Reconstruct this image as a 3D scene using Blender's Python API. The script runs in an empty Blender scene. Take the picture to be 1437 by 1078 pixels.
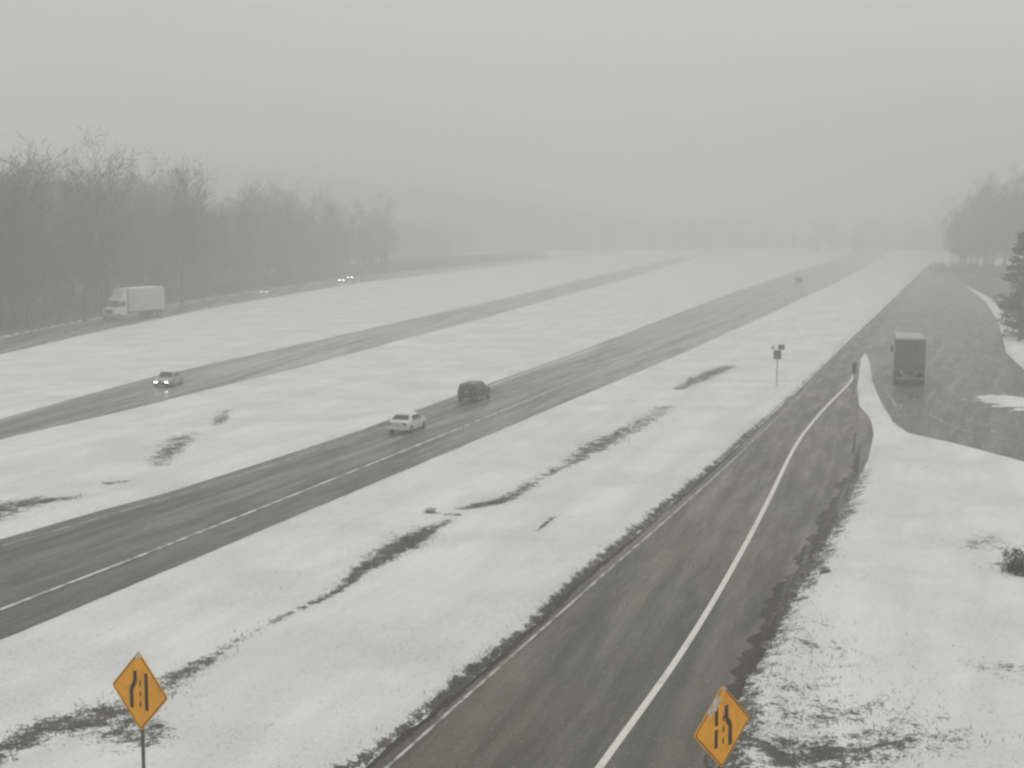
import bpy, bmesh, math, random
import numpy as np
from mathutils import Vector, Matrix

# ------------------------------------------------------------------ camera, sky, sun, exposure
R_ = math.radians
scene = bpy.context.scene
COL = scene.collection
CAM_H, FPX, HOR = 13.0, 2000.0, 320.0           # mast height, focal length and horizon row of a 1437x1078 frame
PITCH = math.atan((539.0 - HOR) / FPX)
cd = bpy.data.cameras.new('camera')
cd.sensor_width = 36.0
cd.lens = 36.0 * FPX / 1437.0
cd.clip_start = 0.5
cd.clip_end = 6000
cam = bpy.data.objects.new('camera', cd)
COL.objects.link(cam)
cam.location = (0, 0, CAM_H)
cam.rotation_euler = (R_(90) - PITCH, 0, 0)
scene.camera = cam

SUN_EL, SUN_AZ = R_(58), R_(25)
world = bpy.data.worlds.new('World')
scene.world = world
world.use_nodes = True
wt = world.node_tree
wt.nodes.clear()
sky = wt.nodes.new('ShaderNodeTexSky')
sky.sky_type = 'NISHITA'
sky.sun_disc = False
sky.sun_elevation = SUN_EL
sky.sun_rotation = SUN_AZ
sky.air_density = 1.0
sky.dust_density = 8.0
hsv = wt.nodes.new('ShaderNodeHueSaturation')     # the overcast takes the blue out of the sky
hsv.inputs['Saturation'].default_value = 0.04
bg = wt.nodes.new('ShaderNodeBackground')
bg.inputs['Strength'].default_value = 0.10
wo = wt.nodes.new('ShaderNodeOutputWorld')
wt.links.new(sky.outputs[0], hsv.inputs['Color'])
cloud = wt.nodes.new('ShaderNodeMix')             # the even cloud layer in front of most of it
cloud.data_type = 'RGBA'
cloud.inputs[0].default_value = 0.80
cloud.inputs[7].default_value = (5.2, 5.2, 5.05, 1)
wt.links.new(hsv.outputs[0], cloud.inputs[6])
wt.links.new(cloud.outputs[2], bg.inputs['Color'])
wt.links.new(bg.outputs[0], wo.inputs['Surface'])

sl = bpy.data.lights.new('sun', 'SUN')
sl.energy = 0.5
sl.angle = R_(50)
sl.color = (1.0, 0.985, 0.96)
sun = bpy.data.objects.new('sun', sl)
COL.objects.link(sun)
sdir = Vector((math.sin(SUN_AZ) * math.cos(SUN_EL), math.cos(SUN_AZ) * math.cos(SUN_EL), math.sin(SUN_EL)))
sun.rotation_euler = sdir.to_track_quat('Z', 'Y').to_euler()

scene.view_settings.view_transform = 'Standard'
scene.view_settings.look = 'None'
scene.view_settings.gamma = 1.0
scene.view_settings.exposure = 0.29
scene.render.engine = 'CYCLES'
scene.cycles.use_denoising = True
scene.cycles.max_bounces = 5
scene.cycles.diffuse_bounces = 2
scene.cycles.glossy_bounces = 2
scene.cycles.transparent_max_bounces = 8
scene.cycles.volume_bounces = 1
scene.cycles.filter_width = 2.5
HAZE_DENSITY = 0.0033

# ------------------------------------------------------------------ helpers
rng = random.Random(11)
nrg = np.random.default_rng(5)

def G(px, py, z=0.0):
    """point of the plane at height z that the frame shows at a pixel"""
    cx, cy = px - 718.5, 539.0 - py
    c, s = math.cos(PITCH), math.sin(PITCH)
    d = (cx, FPX * c + cy * s, -FPX * s + cy * c)
    t = (z - CAM_H) / d[2]
    return (d[0] * t, d[1] * t)

def lattice(ix, iy, seed):
    h = (ix.astype(np.int64) * 374761393 + iy.astype(np.int64) * 668265263 + seed * 974711) & 0x7fffffff
    h = ((h ^ (h >> 13)) * 1274126177) & 0x7fffffff
    h = h ^ (h >> 16)
    return (h & 0xffff) / 65535.0

def vnoise(x, y, seed=0):
    ix, iy = np.floor(x), np.floor(y)
    fx, fy = x - ix, y - iy
    fx, fy = fx * fx * (3 - 2 * fx), fy * fy * (3 - 2 * fy)
    a, b = lattice(ix, iy, seed), lattice(ix + 1, iy, seed)
    c, d = lattice(ix, iy + 1, seed), lattice(ix + 1, iy + 1, seed)
    return (a * (1 - fx) + b * fx) * (1 - fy) + (c * (1 - fx) + d * fx) * fy

def fbm(x, y, seed=0, octv=4):
    s, a, t = 0, 0.5, 0
    for k in range(octv):
        s = s + a * vnoise(x * 2 ** k, y * 2 ** k, seed + k * 17)
        t += a
        a *= 0.55
    return s / t                                   # 0..1

def sstep(a, b, x):
    t = np.clip((x - a) / (b - a), 0, 1)
    return t * t * (3 - 2 * t)

def poly_dist(X, Y, pts, closed):
    """distance to a polyline and (closed) an inside mask"""
    P = np.array(pts, float)
    n = len(P)
    best = np.full(X.shape, 1e18)
    inside = np.zeros(X.shape, bool)
    for i in range(n if closed else n - 1):
        ax, ay = P[i]
        bx, by = P[(i + 1) % n]
        dx, dy = bx - ax, by - ay
        L = dx * dx + dy * dy + 1e-12
        t = np.clip(((X - ax) * dx + (Y - ay) * dy) / L, 0, 1)
        best = np.minimum(best, (X - ax - t * dx) ** 2 + (Y - ay - t * dy) ** 2)
        if closed and ay != by:
            c = ((ay > Y) != (by > Y)) & (X < (bx - ax) * (Y - ay) / (by - ay) + ax)
            inside ^= c
    return np.sqrt(best), inside

def seg_weight(X, Y, pts):
    """pts: (px, py, width m, strength); a soft band whose width and strength run along the line"""
    out = np.zeros(X.shape)
    Q = [(*G(p[0], p[1]), p[2], p[3]) for p in pts]
    if len(Q) == 1:
        Q = Q * 2
    for a, b in zip(Q[:-1], Q[1:]):
        dx, dy = b[0] - a[0], b[1] - a[1]
        L = dx * dx + dy * dy + 1e-12
        t = np.clip(((X - a[0]) * dx + (Y - a[1]) * dy) / L, 0, 1)
        d = np.hypot(X - a[0] - t * dx, Y - a[1] - t * dy)
        w = a[2] + (b[2] - a[2]) * t
        out = np.maximum(out, (a[3] + (b[3] - a[3]) * t) * np.exp(-(d / w) ** 2))
    return out

class NT:
    """short way to write a node material"""
    def __init__(self, name, rough=0.8, spec=0.3):
        self.m = bpy.data.materials.new(name)
        self.m.use_nodes = True
        self.t = self.m.node_tree
        self.b = self.t.nodes['Principled BSDF']
        self.b.inputs['Roughness'].default_value = rough
        self.b.inputs['Specular IOR Level'].default_value = spec
    def n(self, kind, **kw):
        o = self.t.nodes.new(kind)
        for k, v in kw.items():
            if k in o.inputs:
                o.inputs[k].default_value = v
            else:
                setattr(o, k, v)
        return o
    def l(self, a, b):
        self.t.links.new(a, b)
    def pos(self, rot=0.0, scale=(1, 1, 1), local=False):
        src = self.n('ShaderNodeTexCoord').outputs['Object'] if local else self.n('ShaderNodeNewGeometry').outputs['Position']
        mp = self.n('ShaderNodeMapping')
        mp.vector_type = 'TEXTURE'               # turn first, then stretch along the road
        mp.inputs['Rotation'].default_value = (0, 0, -rot)
        mp.inputs['Scale'].default_value = tuple(1 / v for v in scale)
        self.l(src, mp.inputs['Vector'])
        return mp.outputs[0]
    def noise(self, vec, scale, detail=5, rough=0.6):
        o = self.n('ShaderNodeTexNoise')
        o.inputs['Scale'].default_value = scale
        o.inputs['Detail'].default_value = detail
        o.inputs['Roughness'].default_value = rough
        self.l(vec, o.inputs['Vector'])
        return o.outputs['Fac']
    def ramp(self, fac, a, b, va=0.0, vb=1.0):
        o = self.n('ShaderNodeMapRange')
        o.interpolation_type = 'SMOOTHSTEP'
        for k, v in zip(('From Min', 'From Max', 'To Min', 'To Max'), (a, b, va, vb)):
            o.inputs[k].default_value = v
        self.l(fac, o.inputs['Value'])
        return o.outputs[0]
    def math(self, op, a, b):
        o = self.n('ShaderNodeMath', operation=op)
        for i, v in enumerate((a, b)):
            if isinstance(v, (int, float)):
                o.inputs[i].default_value = v
            else:
                self.l(v, o.inputs[i])
        return o.outputs[0]
    def mix(self, fac, a, b):
        o = self.n('ShaderNodeMix', data_type='RGBA')
        for i, v in ((0, fac), (6, a), (7, b)):
            if isinstance(v, (int, float)):
                o.inputs[i].default_value = v
            elif isinstance(v, tuple):
                o.inputs[i].default_value = (*v, 1)
            else:
                self.l(v, o.inputs[i])
        return o.outputs[2]
    def color(self, sock):
        self.l(sock, self.b.inputs['Base Color'])
        return self.m
    def bump(self, fac, strength, dist):
        o = self.n('ShaderNodeBump')
        o.inputs['Strength'].default_value = strength
        o.inputs['Distance'].default_value = dist
        self.l(fac, o.inputs['Height'])
        self.l(o.outputs[0], self.b.inputs['Normal'])

def plain(name, c, rough=0.6, var=0.25, scale=3.0, metal=0.0, spec=0.4):
    k = NT(name, rough, spec)
    f = k.noise(k.pos(local=True), scale, 4)
    lo = tuple(v * (1 - var) for v in c)
    hi = tuple(min(1, v * (1 + var)) for v in c)
    k.color(k.mix(k.ramp(f, .3, .7), lo, hi))
    k.b.inputs['Metallic'].default_value = metal
    return k.m

def emit(name, c, s):
    k = NT(name, 0.3)
    k.b.inputs['Base Color'].default_value = (*c, 1)
    k.b.inputs['Emission Color'].default_value = (*c, 1)
    k.b.inputs['Emission Strength'].default_value = s
    return k.m

def mesh_obj(name, verts, faces, mat, parent=None, smooth=False):
    me = bpy.data.meshes.new(name)
    me.from_pydata([tuple(v) for v in verts], [], faces)
    me.materials.append(mat)
    if smooth:
        me.polygons.foreach_set('use_smooth', [True] * len(me.polygons))
    o = bpy.data.objects.new(name, me)
    COL.objects.link(o)
    if parent:
        o.parent = parent
    return o

class MB:
    """collects simple solids that become ONE mesh"""
    def __init__(self):
        self.v, self.f = [], []
    def add(self, vs, fs):
        k = len(self.v)
        self.v += [tuple(x) for x in vs]
        self.f += [tuple(i + k for i in f) for f in fs]
        return self
    def box(self, c, s, taper=1.0, chamfer=0.0):
        x, y, z = c
        a, b, h = s[0] / 2, s[1] / 2, s[2] / 2
        ch = chamfer
        def ring(zz, k, inset=0):
            A, B = a * k - inset, b * k - inset
            if ch:
                return [(x - A + ch, y - B, zz), (x + A - ch, y - B, zz), (x + A, y - B + ch, zz), (x + A, y + B - ch, zz),
                        (x + A - ch, y + B, zz), (x - A + ch, y + B, zz), (x - A, y + B - ch, zz), (x - A, y - B + ch, zz)]
            return [(x - A, y - B, zz), (x + A, y - B, zz), (x + A, y + B, zz), (x - A, y + B, zz)]
        rings = [ring(z - h, 1), ring(z + h - ch, taper)] + ([ring(z + h, taper, ch * .7)] if ch else [])
        n = len(rings[0])
        fs = [tuple(reversed(range(n)))]
        for r in range(len(rings) - 1):
            for i in range(n):
                j = (i + 1) % n
                fs.append((r * n + i, r * n + j, (r + 1) * n + j, (r + 1) * n + i))
        fs.append(tuple(range((len(rings) - 1) * n, len(rings) * n)))
        return self.add(sum(rings, []), fs)
    def tube(self, p, q, r0, r1=None, n=8, caps=True):
        r1 = r0 if r1 is None else r1
        p, q = Vector(p), Vector(q)
        d = (q - p).normalized()
        u = d.orthogonal().normalized()
        w = d.cross(u)
        vs = []
        for c, r in ((p, r0), (q, r1)):
            for i in range(n):
                a = 2 * math.pi * i / n
                vs.append(c + u * (r * math.cos(a)) + w * (r * math.sin(a)))
        fs = [(i, (i + 1) % n, n + (i + 1) % n, n + i) for i in range(n)]
        if caps:
            fs += [tuple(reversed(range(n))), tuple(range(n, 2 * n))]
        return self.add(vs, fs)
    def prism(self, outline, y0, y1):
        """outline in x,z pushed along y"""
        n = len(outline)
        vs = [(a, y0, b) for a, b in outline] + [(a, y1, b) for a, b in outline]
        fs = [tuple(range(n)), tuple(reversed(range(n, 2 * n)))]
        fs += [((i + 1) % n, i, n + i, n + (i + 1) % n) for i in range(n)]
        return self.add(vs, fs)
    def slab(self, q, t):
        """four corners made t thick along their normal"""
        q = [Vector(p) for p in q]
        nn = (q[1] - q[0]).cross(q[2] - q[0]).normalized() * t
        return self.add([*q, *[p + nn for p in q]], [(3, 2, 1, 0), (4, 5, 6, 7), (0, 1, 5, 4), (1, 2, 6, 5), (2, 3, 7, 6), (3, 0, 4, 7)])
    def build(self, name, mat, parent=None, smooth=False):
        return mesh_obj(name, self.v, self.f, mat, parent, smooth)

def tag(o, label=None, cat=None, group=None, kind=None):
    if label: o['label'] = label
    if cat: o['category'] = cat
    if group: o['group'] = group
    if kind: o['kind'] = kind
    return o

def empty(name, loc, rz=0.0):
    o = bpy.data.objects.new(name, None)
    o.empty_display_size = 0.3
    COL.objects.link(o)
    o.location = loc
    o.rotation_euler = (0, 0, rz)
    return o

KIDS = {}
def kids_of(o):
    return [c for c in COL.objects if c.parent is o]
def copy_tree(o, parent=None, kids=None):
    c = o.copy()
    COL.objects.link(c)
    c.parent = parent
    for ch in (kids if kids is not None else kids_of(o)):
        copy_tree(ch, c)
    return c

# ------------------------------------------------------------------ layout of the roads (frame pixels laid on the ground)
HW_L = [(-700, 968), (-300, 848), (0, 757), (143, 716), (233, 692), (353, 654), (479, 613), (580, 577), (690, 537), (797, 499), (927, 449), (1027, 411), (1100, 387)]
HW_R = [(-700, 1190), (-300, 1023), (0, 897), (100, 856), (300, 772), (479, 697), (637, 631), (740, 587), (857, 538), (947, 500), (1070, 445), (1140, 412), (1175, 396)]
FC_U = [(-600, 742), (-250, 650), (0, 588), (90, 563), (217, 528), (353, 498), (479, 470), (567, 450), (640, 434), (720, 416), (800, 396), (873, 379)]
FC_D = [(-600, 786), (-250, 686), (0, 618), (167, 579), (250, 558), (417, 517), (487, 498), (567, 476), (667, 450), (773, 420), (847, 400), (900, 385)]
RP_L = [(300, 1250), (420, 1150), (530, 1064), (655, 962), (773, 859), (820, 813), (923, 728), (967, 686), (1030, 633), (1116, 552), (1190, 479), (1234, 438), (1275, 398), (1300, 375)]
RP_R = [(930, 1250), (985, 1120), (1000, 1060), (1037, 965), (1067, 918), (1084, 885), (1107, 851), (1147, 782), (1160, 757), (1190, 707), (1202, 676), (1218, 645),
        (1226, 609), (1222, 588), (1206, 570), (1203, 545), (1208, 503), (1217, 490), (1258, 440), (1295, 398), (1312, 375)]
SD_L = [(2000, 770), (1600, 693), (1437, 648), (1344, 624), (1277, 609), (1254, 593), (1238, 567), (1225, 537), (1219, 503), (1212, 492), (1250, 440), (1288, 398), (1306, 375)]
SD_R = [(2000, 670), (1600, 570), (1437, 519), (1412, 495), (1402, 455), (1385, 425), (1350, 398), (1330, 375)]
SV_D = [(-500, 625), (-250, 560), (0, 498), (150, 463), (300, 432), (400, 415), (500, 398), (600, 386), (700, 374), (780, 364)]
SV_U = [(-500, 588), (-250, 530), (0, 474), (150, 444), (300, 418), (400, 403), (500, 389), (600, 379), (700, 368.5), (780, 360)]

def dense(pts, n=6):
    """Catmull-Rom through the ground points"""
    P = [Vector(G(*p)) for p in pts]
    P = [2 * P[0] - P[1]] + P + [2 * P[-1] - P[-2]]
    out = []
    for i in range(1, len(P) - 2):
        for k in range(n):
            t = k / n
            a, b, c, d = P[i - 1:i + 3]
            out.append(0.5 * ((2 * b) + (c - a) * t + (2 * a - 5 * b + 4 * c - d) * t * t + (3 * b - a - 3 * c + d) * t ** 3))
    out.append(P[-2])
    return out

def lin(pts):
    return [Vector(G(*p)) for p in pts]

def outline(a, b, smooth=False, ext=400.0):
    L, Rr = (dense(a), dense(b)) if smooth else (lin(a), lin(b))
    if ext:                                        # runs on into the fog
        d = ((L[-1] - L[-3]).normalized() + (Rr[-1] - Rr[-3]).normalized()).normalized()
        L = L + [L[-1] + d * ext]
        Rr = Rr + [Rr[-1] + d * ext]
    return [tuple(p) for p in L] + [tuple(p) for p in reversed(Rr)]

ROADS = {
    'highway': outline(HW_L, HW_R, ext=500),
    'far_road': outline(FC_U, FC_D, ext=500),
    'ramp_road': outline(RP_L, RP_R, ext=60),
    'side_road': outline(SD_L, SD_R, ext=60),
    'service_road': outline(SV_U, SV_D, ext=200),
}

BARE = [
    # weeds along the ditch between highway and ramp
    [(-60, 1100, 0.54, .8), (0, 1062, 0.68, .85), (60, 1028, 0.81, .9), (130, 1014, 1.22, .95), (200, 985, 0.94, .62), (250, 957, 0.68, .75), (330, 906, 0.3, .66), (400, 868, 0.27, .7), (470, 836, 0.3, .78),
     (510, 803, 0.46, .95), (560, 772, 0.88, 1.0), (600, 748, 0.68, .9), (628, 734, 0.41, .66)],
    [(600, 722, 0.27, .9), (618, 724, 0.2, .75), (645, 726, 0.24, .8)],
    [(650, 717, 0.43, .85), (690, 709, 0.57, .95), (722, 698, 0.54, .85), (750, 676, 0.61, .66), (800, 652, 0.68, .72), (835, 630, 1.01, .78), (900, 596, 1.22, .75), (935, 572, 0.81, .6)],
    [(950, 548, 0.68, .7), (985, 532, 1.08, .78), (1022, 515, 1.08, .75)],
    [(185, 1040, 1.22, .7), (178, 1010, 0.94, .7)],
    [(755, 747, 0.16, .8), (776, 730, 0.16, .7)],
    # between the two carriageways
    [(-40, 735, 1.62, .75), (0, 718, 1.62, .8), (50, 705, 1.08, .85), (100, 702, 0.81, .75)],
    [(150, 681, 0.54, .66), (172, 679, 0.54, .62)],
    [(225, 655, 0.94, .62), (233, 640, 0.81, .7), (262, 612, 1.35, .55)],
    [(307, 598, 0.68, .66), (317, 578, 0.68, .66)],
    # churned-up verge left of the ramp
    [(430, 1120, .22, .85), (520, 1062, .26, .9), (645, 962, .30, 1.0), (765, 860, .24, .85), (815, 812, .34, 1.0), (918, 726, .36, .9), (1000, 655, .24, .8), (1116, 550, .2, .6), (1185, 481, .2, .5)],
    # right verge of the ramp
    [(985, 1120, 1.22, .85), (1040, 975, 1.08, .8), (1075, 915, 0.81, .75), (1110, 855, 0.61, .75), (1150, 785, 0.54, .72), (1195, 705, 0.61, .7), (1210, 660, 0.68, .6)],
    [(1085, 1000, 2.16, .5), (1120, 950, 2.29, .46), (1150, 880, 1.49, .4)],
    [(1100, 1068, 1.35, .78), (1180, 1064, 1.62, .72), (1260, 1040, 1.35, .6)],
    [(1160, 1010, 2.2, .6), (1230, 1000, 2.1, .52), (1300, 1040, 2.0, .45)],
    [(1160, 808, 0.2, .7), (1152, 812, 0.2, .6)],
    [(1195, 615, 0.41, .6), (1200, 640, 0.41, .6)],
    [(1430, 800, 1.22, .72), (1460, 810, 1.35, .8)],
    [(1390, 760, 1.22, .42), (1370, 772, 1.08, .4)],
    [(1385, 945, 1.22, .44), (1420, 940, 1.08, .4)],
    [(1300, 660, 1.62, .35), (1330, 668, 1.62, .38)],
    [(1405, 505, 1.08, .6)],
]

WOODS = [(SV_U, (-1.0, .25), 60, 1.25),
         ([(1290, 376), (1335, 392), (1384, 418), (1408, 440), (1450, 452), (1600, 480)], (.9, .6), 330, 1.0)]

def ground_fields(X, Y):
    X = np.asarray(X, float)
    Y = np.asarray(Y, float)
    d = np.full(X.shape, 1e9)
    for nme, P in ROADS.items():
        dist, ins = poly_dist(X, Y, P, True)
        d = np.minimum(d, np.where(ins, -dist, dist))
    bare = np.zeros(X.shape)
    for line_, side, depth_, v in WOODS:           # leaf litter under the trees
        P = np.array([G(*p) for p in line_])
        dist, ins = poly_dist(X, Y, np.vstack([P, P[::-1] + np.array(side) * depth_]), True)
        bare = np.maximum(bare, np.where(ins, v * sstep(0, .6, dist), 0))
    for b in BARE:
        bare = np.maximum(bare, seg_weight(X, Y, b))
    e = (fbm(X * 2.2, Y * 2.2, 3, 4) - .5) * .6 + (fbm(X * .25, Y * .25, 9, 3) - .5) * .35
    edge = sstep(-.35, .75, d + e * np.clip(.35 + np.hypot(X, Y) / 400, .35, .8))
    patch = seg_weight(X, Y, [(1402, 560, 2.4, 1.2), (1480, 572, 3.5, 1.2)])
    edge = np.maximum(edge, sstep(.35, .9, patch + (fbm(X * 1.1, Y * 1.1, 31, 4) - .5) * 1.5))
    soft = sstep(0, 6, d)
    z = -.07 + .19 * edge
    z += soft * ((fbm(X * .12, Y * .12, 21, 3) - .5) * .16 + (fbm(X * 1.3, Y * 1.3, 41, 4) - .5) * .09)
    z += edge * .10 * np.exp(-((d - 1.0) / .8) ** 2)
    z -= .05 * bare * edge
    return z, bare, d

def gz(x, y):
    return float(ground_fields(np.array([x]), np.array([y]))[0][0])

# ------------------------------------------------------------------ setting materials
def snow_ground_mat():
    k = NT('snow_over_grass', 0.9, 0.04)
    p = k.pos()
    at = k.n('ShaderNodeAttribute', attribute_name='bare')
    n1 = k.noise(p, 1.6, 8, .68)
    n2 = k.noise(k.pos(R_(17), (1.0, .12, 1)), .55, 5, .6)
    n3 = k.noise(p, .16, 4, .55)
    n4 = k.noise(p, 7.0, 4, .65)
    snow = k.mix(k.ramp(n2, .3, .7), (.71, .725, .71), (.85, .86, .85))
    snow = k.mix(k.ramp(n3, .42, .7), snow, (.69, .70, .67))
    snow = k.mix(k.ramp(n4, .52, .75, 0, .5), snow, (.50, .51, .46))
    # grass showing through the thin cover
    n6 = k.noise(p, 9.0, 6, .75)
    thin = k.math('MULTIPLY', k.ramp(n6, .56, .64, 0, .8), k.ramp(k.math('ADD', n1, k.math('MULTIPLY', n3, .8)), .80, 1.05, .12, 1))
    dirt = k.mix(k.ramp(n4, .35, .65), (.018, .017, .013), (.12, .105, .078))
    dirt = k.mix(k.ramp(n3, .4, .6), dirt, (.05, .05, .034))
    f = k.math('ADD', at.outputs['Fac'], k.math('MULTIPLY', k.math('SUBTRACT', n1, .5), 2.1))
    f = k.math('ADD', f, k.math('MULTIPLY', k.math('SUBTRACT', n4, .5), 1.3))
    n5 = k.noise(p, 17.0, 3, .6)
    f = k.math('ADD', f, k.math('MULTIPLY', k.math('SUBTRACT', n5, .5), 1.5))
    f = k.math('ADD', f, k.math('MULTIPLY', k.math('SUBTRACT', n3, .5), .9))
    f = k.math('MULTIPLY', k.ramp(f, .50, .70, 0, .95), k.ramp(at.outputs['Fac'], .12, .4))
    snow = k.mix(thin, snow, (.13, .12, .085))
    k.color(k.mix(f, snow, dirt))
    k.bump(k.math('ADD', n1, k.math('ADD', n4, n6)), .5, .07)
    return k.m

def road_mat(name, rot, a, b, slush, lo, hi, rough=.36, far=0.0):
    """wet, salted asphalt: streaks run with the traffic, thin slush gathers between the wheel tracks"""
    k = NT(name, rough, 0.22)
    p = k.pos()
    st = k.noise(k.pos(rot, (1.0, .035, 1)), .75, 6, .62)
    cl = k.noise(k.pos(rot, (1.0, .4, 1)), .2, 5, .62)
    fi = k.noise(p, 5.0, 6, .7)
    md = k.noise(k.pos(rot, (1.0, .11, 1)), 1.3, 6, .7)
    c = k.mix(k.ramp(k.math('ADD', k.math('MULTIPLY', cl, .7), k.math('MULTIPLY', md, .3)), .42, .58), a, b)
    s = k.math('ADD', k.math('MULTIPLY', st, .62), k.math('MULTIPLY', fi, .38))
    c = k.mix(k.ramp(s, lo, hi, 0, .85), c, slush)
    if far:                                         # streaky pale grey mixed in more strongly further up the road
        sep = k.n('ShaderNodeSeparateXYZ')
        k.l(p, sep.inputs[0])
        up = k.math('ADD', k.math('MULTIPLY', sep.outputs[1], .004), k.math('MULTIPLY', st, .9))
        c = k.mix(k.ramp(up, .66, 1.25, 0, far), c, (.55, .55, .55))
    c = k.mix(k.ramp(k.math('ADD', md, k.math('MULTIPLY', fi, .5)), .62, .5, 0, .45), c, tuple(v * .55 for v in a))
    c = k.mix(k.ramp(st, .56, .40, 0, .5), c, tuple(v * .5 for v in b))   # wet wheel paths
    sp = k.noise(p, 13.0, 2, .5)                    # lumps of snow on the asphalt
    c = k.mix(k.ramp(sp, .66, .73, 0, .7), c, (.62, .62, .6))
    k.color(c)
    k.l(k.ramp(md, .35, .65, rough - .1, rough + .16), k.b.inputs['Roughness'])
    k.bump(fi, .12, .01)
    return k.m

def paint_mat(name, c, dark, lo, hi):
    k = NT(name, 0.6)
    n = k.noise(k.pos(), 1.3, 6, .7)
    k.color(k.mix(k.ramp(n, lo, hi), c, dark))
    return k.m

M_SNOW = snow_ground_mat()
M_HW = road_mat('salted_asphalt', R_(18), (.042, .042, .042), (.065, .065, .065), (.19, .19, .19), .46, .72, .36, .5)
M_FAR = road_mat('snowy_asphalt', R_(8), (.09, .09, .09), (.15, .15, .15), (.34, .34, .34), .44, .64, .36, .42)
M_RAMP = road_mat('gritted_asphalt', R_(16), (.085, .052, .026), (.036, .042, .024), (.175, .152, .110), .46, .72)
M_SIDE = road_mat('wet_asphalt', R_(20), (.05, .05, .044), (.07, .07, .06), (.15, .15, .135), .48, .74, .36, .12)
M_WHITE = paint_mat('white_road_paint', (.72, .70, .64), (.36, .34, .30), .53, .72)
M_WORN = paint_mat('worn_road_paint', (.55, .54, .50), (.16, .16, .15), .42, .6)
M_LINE = paint_mat('salted_road_paint', (.74, .74, .72), (.26, .26, .26), .46, .56)

# ------------------------------------------------------------------ the ground, one sheet out to the fog
def build_ground():
    th = np.concatenate([np.linspace(-180, -30, 26)[:-1], np.arange(-30, -21.5, .5), np.arange(-21.5, 21.5, .082), np.arange(21.5, 30, .5), np.linspace(30, 180, 26)[:-1]])
    th = np.radians(th)
    rr = np.concatenate([np.linspace(1.5, 28, 14)[:-1], np.geomspace(28, 160, 400)[:-1], np.geomspace(160, 1800, 150)])
    T, Rr = np.meshgrid(th, rr)
    X, Y = Rr * np.sin(T), Rr * np.cos(T)
    Z, B, D = ground_fields(X.ravel(), Y.ravel())
    nr, nt = X.shape
    V = np.column_stack([X.ravel(), Y.ravel(), Z])
    V = np.vstack([V, [[0, 0, -.05]]])
    i = np.arange(nr - 1)[:, None] * nt
    j = np.arange(nt)[None, :]
    jn = (j + 1) % nt
    quads = np.stack([i + j, i + nt + j, i + nt + jn, i + jn], -1).reshape(-1, 4)
    tris = np.column_stack([np.arange(nt), (np.arange(nt) + 1) % nt, np.full(nt, nr * nt)])
    me = bpy.data.meshes.new('snow_ground')
    me.vertices.add(len(V))
    me.vertices.foreach_set('co', V.ravel())
    loops = np.concatenate([quads.ravel(), tris[:, [0, 1, 2]].ravel()])
    me.loops.add(len(loops))
    me.loops.foreach_set('vertex_index', loops)
    npoly = len(quads) + len(tris)
    me.polygons.add(npoly)
    starts = np.concatenate([np.arange(len(quads)) * 4, len(quads) * 4 + np.arange(len(tris)) * 3])
    me.polygons.foreach_set('loop_start', starts)
    me.polygons.foreach_set('use_smooth', np.ones(npoly, bool))
    me.update(calc_edges=True)
    a = me.attributes.new('bare', 'FLOAT', 'POINT')
    a.data.foreach_set('value', np.concatenate([B, [0]]).astype(np.float32))
    me.flip_normals()
    me.materials.append(M_SNOW)
    me.validate()
    o = bpy.data.objects.new('snow_ground', me)
    COL.objects.link(o)
    tag(o, kind='structure')
    # make sure it faces up
    if me.polygons[1000].normal.z < 0:
        me.flip_normals()
build_ground()

def flat(name, pts, z, mat):
    bm = bmesh.new()
    vs = [bm.verts.new((x, y, z)) for x, y in pts]
    f = bm.faces.new(vs)
    bmesh.ops.triangulate(bm, faces=[f])
    bmesh.ops.recalc_face_normals(bm, faces=bm.faces[:])
    me = bpy.data.meshes.new(name)
    bm.to_mesh(me)
    bm.free()
    if me.polygons[0].normal.z < 0:
        me.flip_normals()
    me.materials.append(mat)
    o = bpy.data.objects.new(name, me)
    COL.objects.link(o)
    return tag(o, kind='structure')

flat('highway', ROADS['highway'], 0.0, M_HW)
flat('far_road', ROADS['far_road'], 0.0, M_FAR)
flat('ramp_road', ROADS['ramp_road'], 0.0, M_RAMP)
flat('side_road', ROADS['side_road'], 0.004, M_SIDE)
flat('service_road', ROADS['service_road'], 0.0, road_mat('slushy_track', R_(-4), (.06, .058, .052), (.12, .118, .11), (.40, .40, .39), .40, .62))

def line(name, pts, w, mat, z=0.012, ext=0.0, smooth=True):
    P = dense(pts, 8) if smooth else lin(pts)
    if ext:
        P.append(P[-1] + (P[-1] - P[-3]).normalized() * ext)
    vs, fs = [], []
    for i, p in enumerate(P):
        d = (P[min(i + 1, len(P) - 1)] - P[max(i - 1, 0)]).normalized()
        nn = Vector((d.y, -d.x)) * (w / 2)
        vs += [(p.x + nn.x, p.y + nn.y, z), (p.x - nn.x, p.y - nn.y, z)]
        if i:
            k = 2 * i
            fs.append((k - 2, k, k + 1, k - 1))
    o = mesh_obj(name, vs, fs, mat)
    return tag(o, kind='structure')

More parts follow.
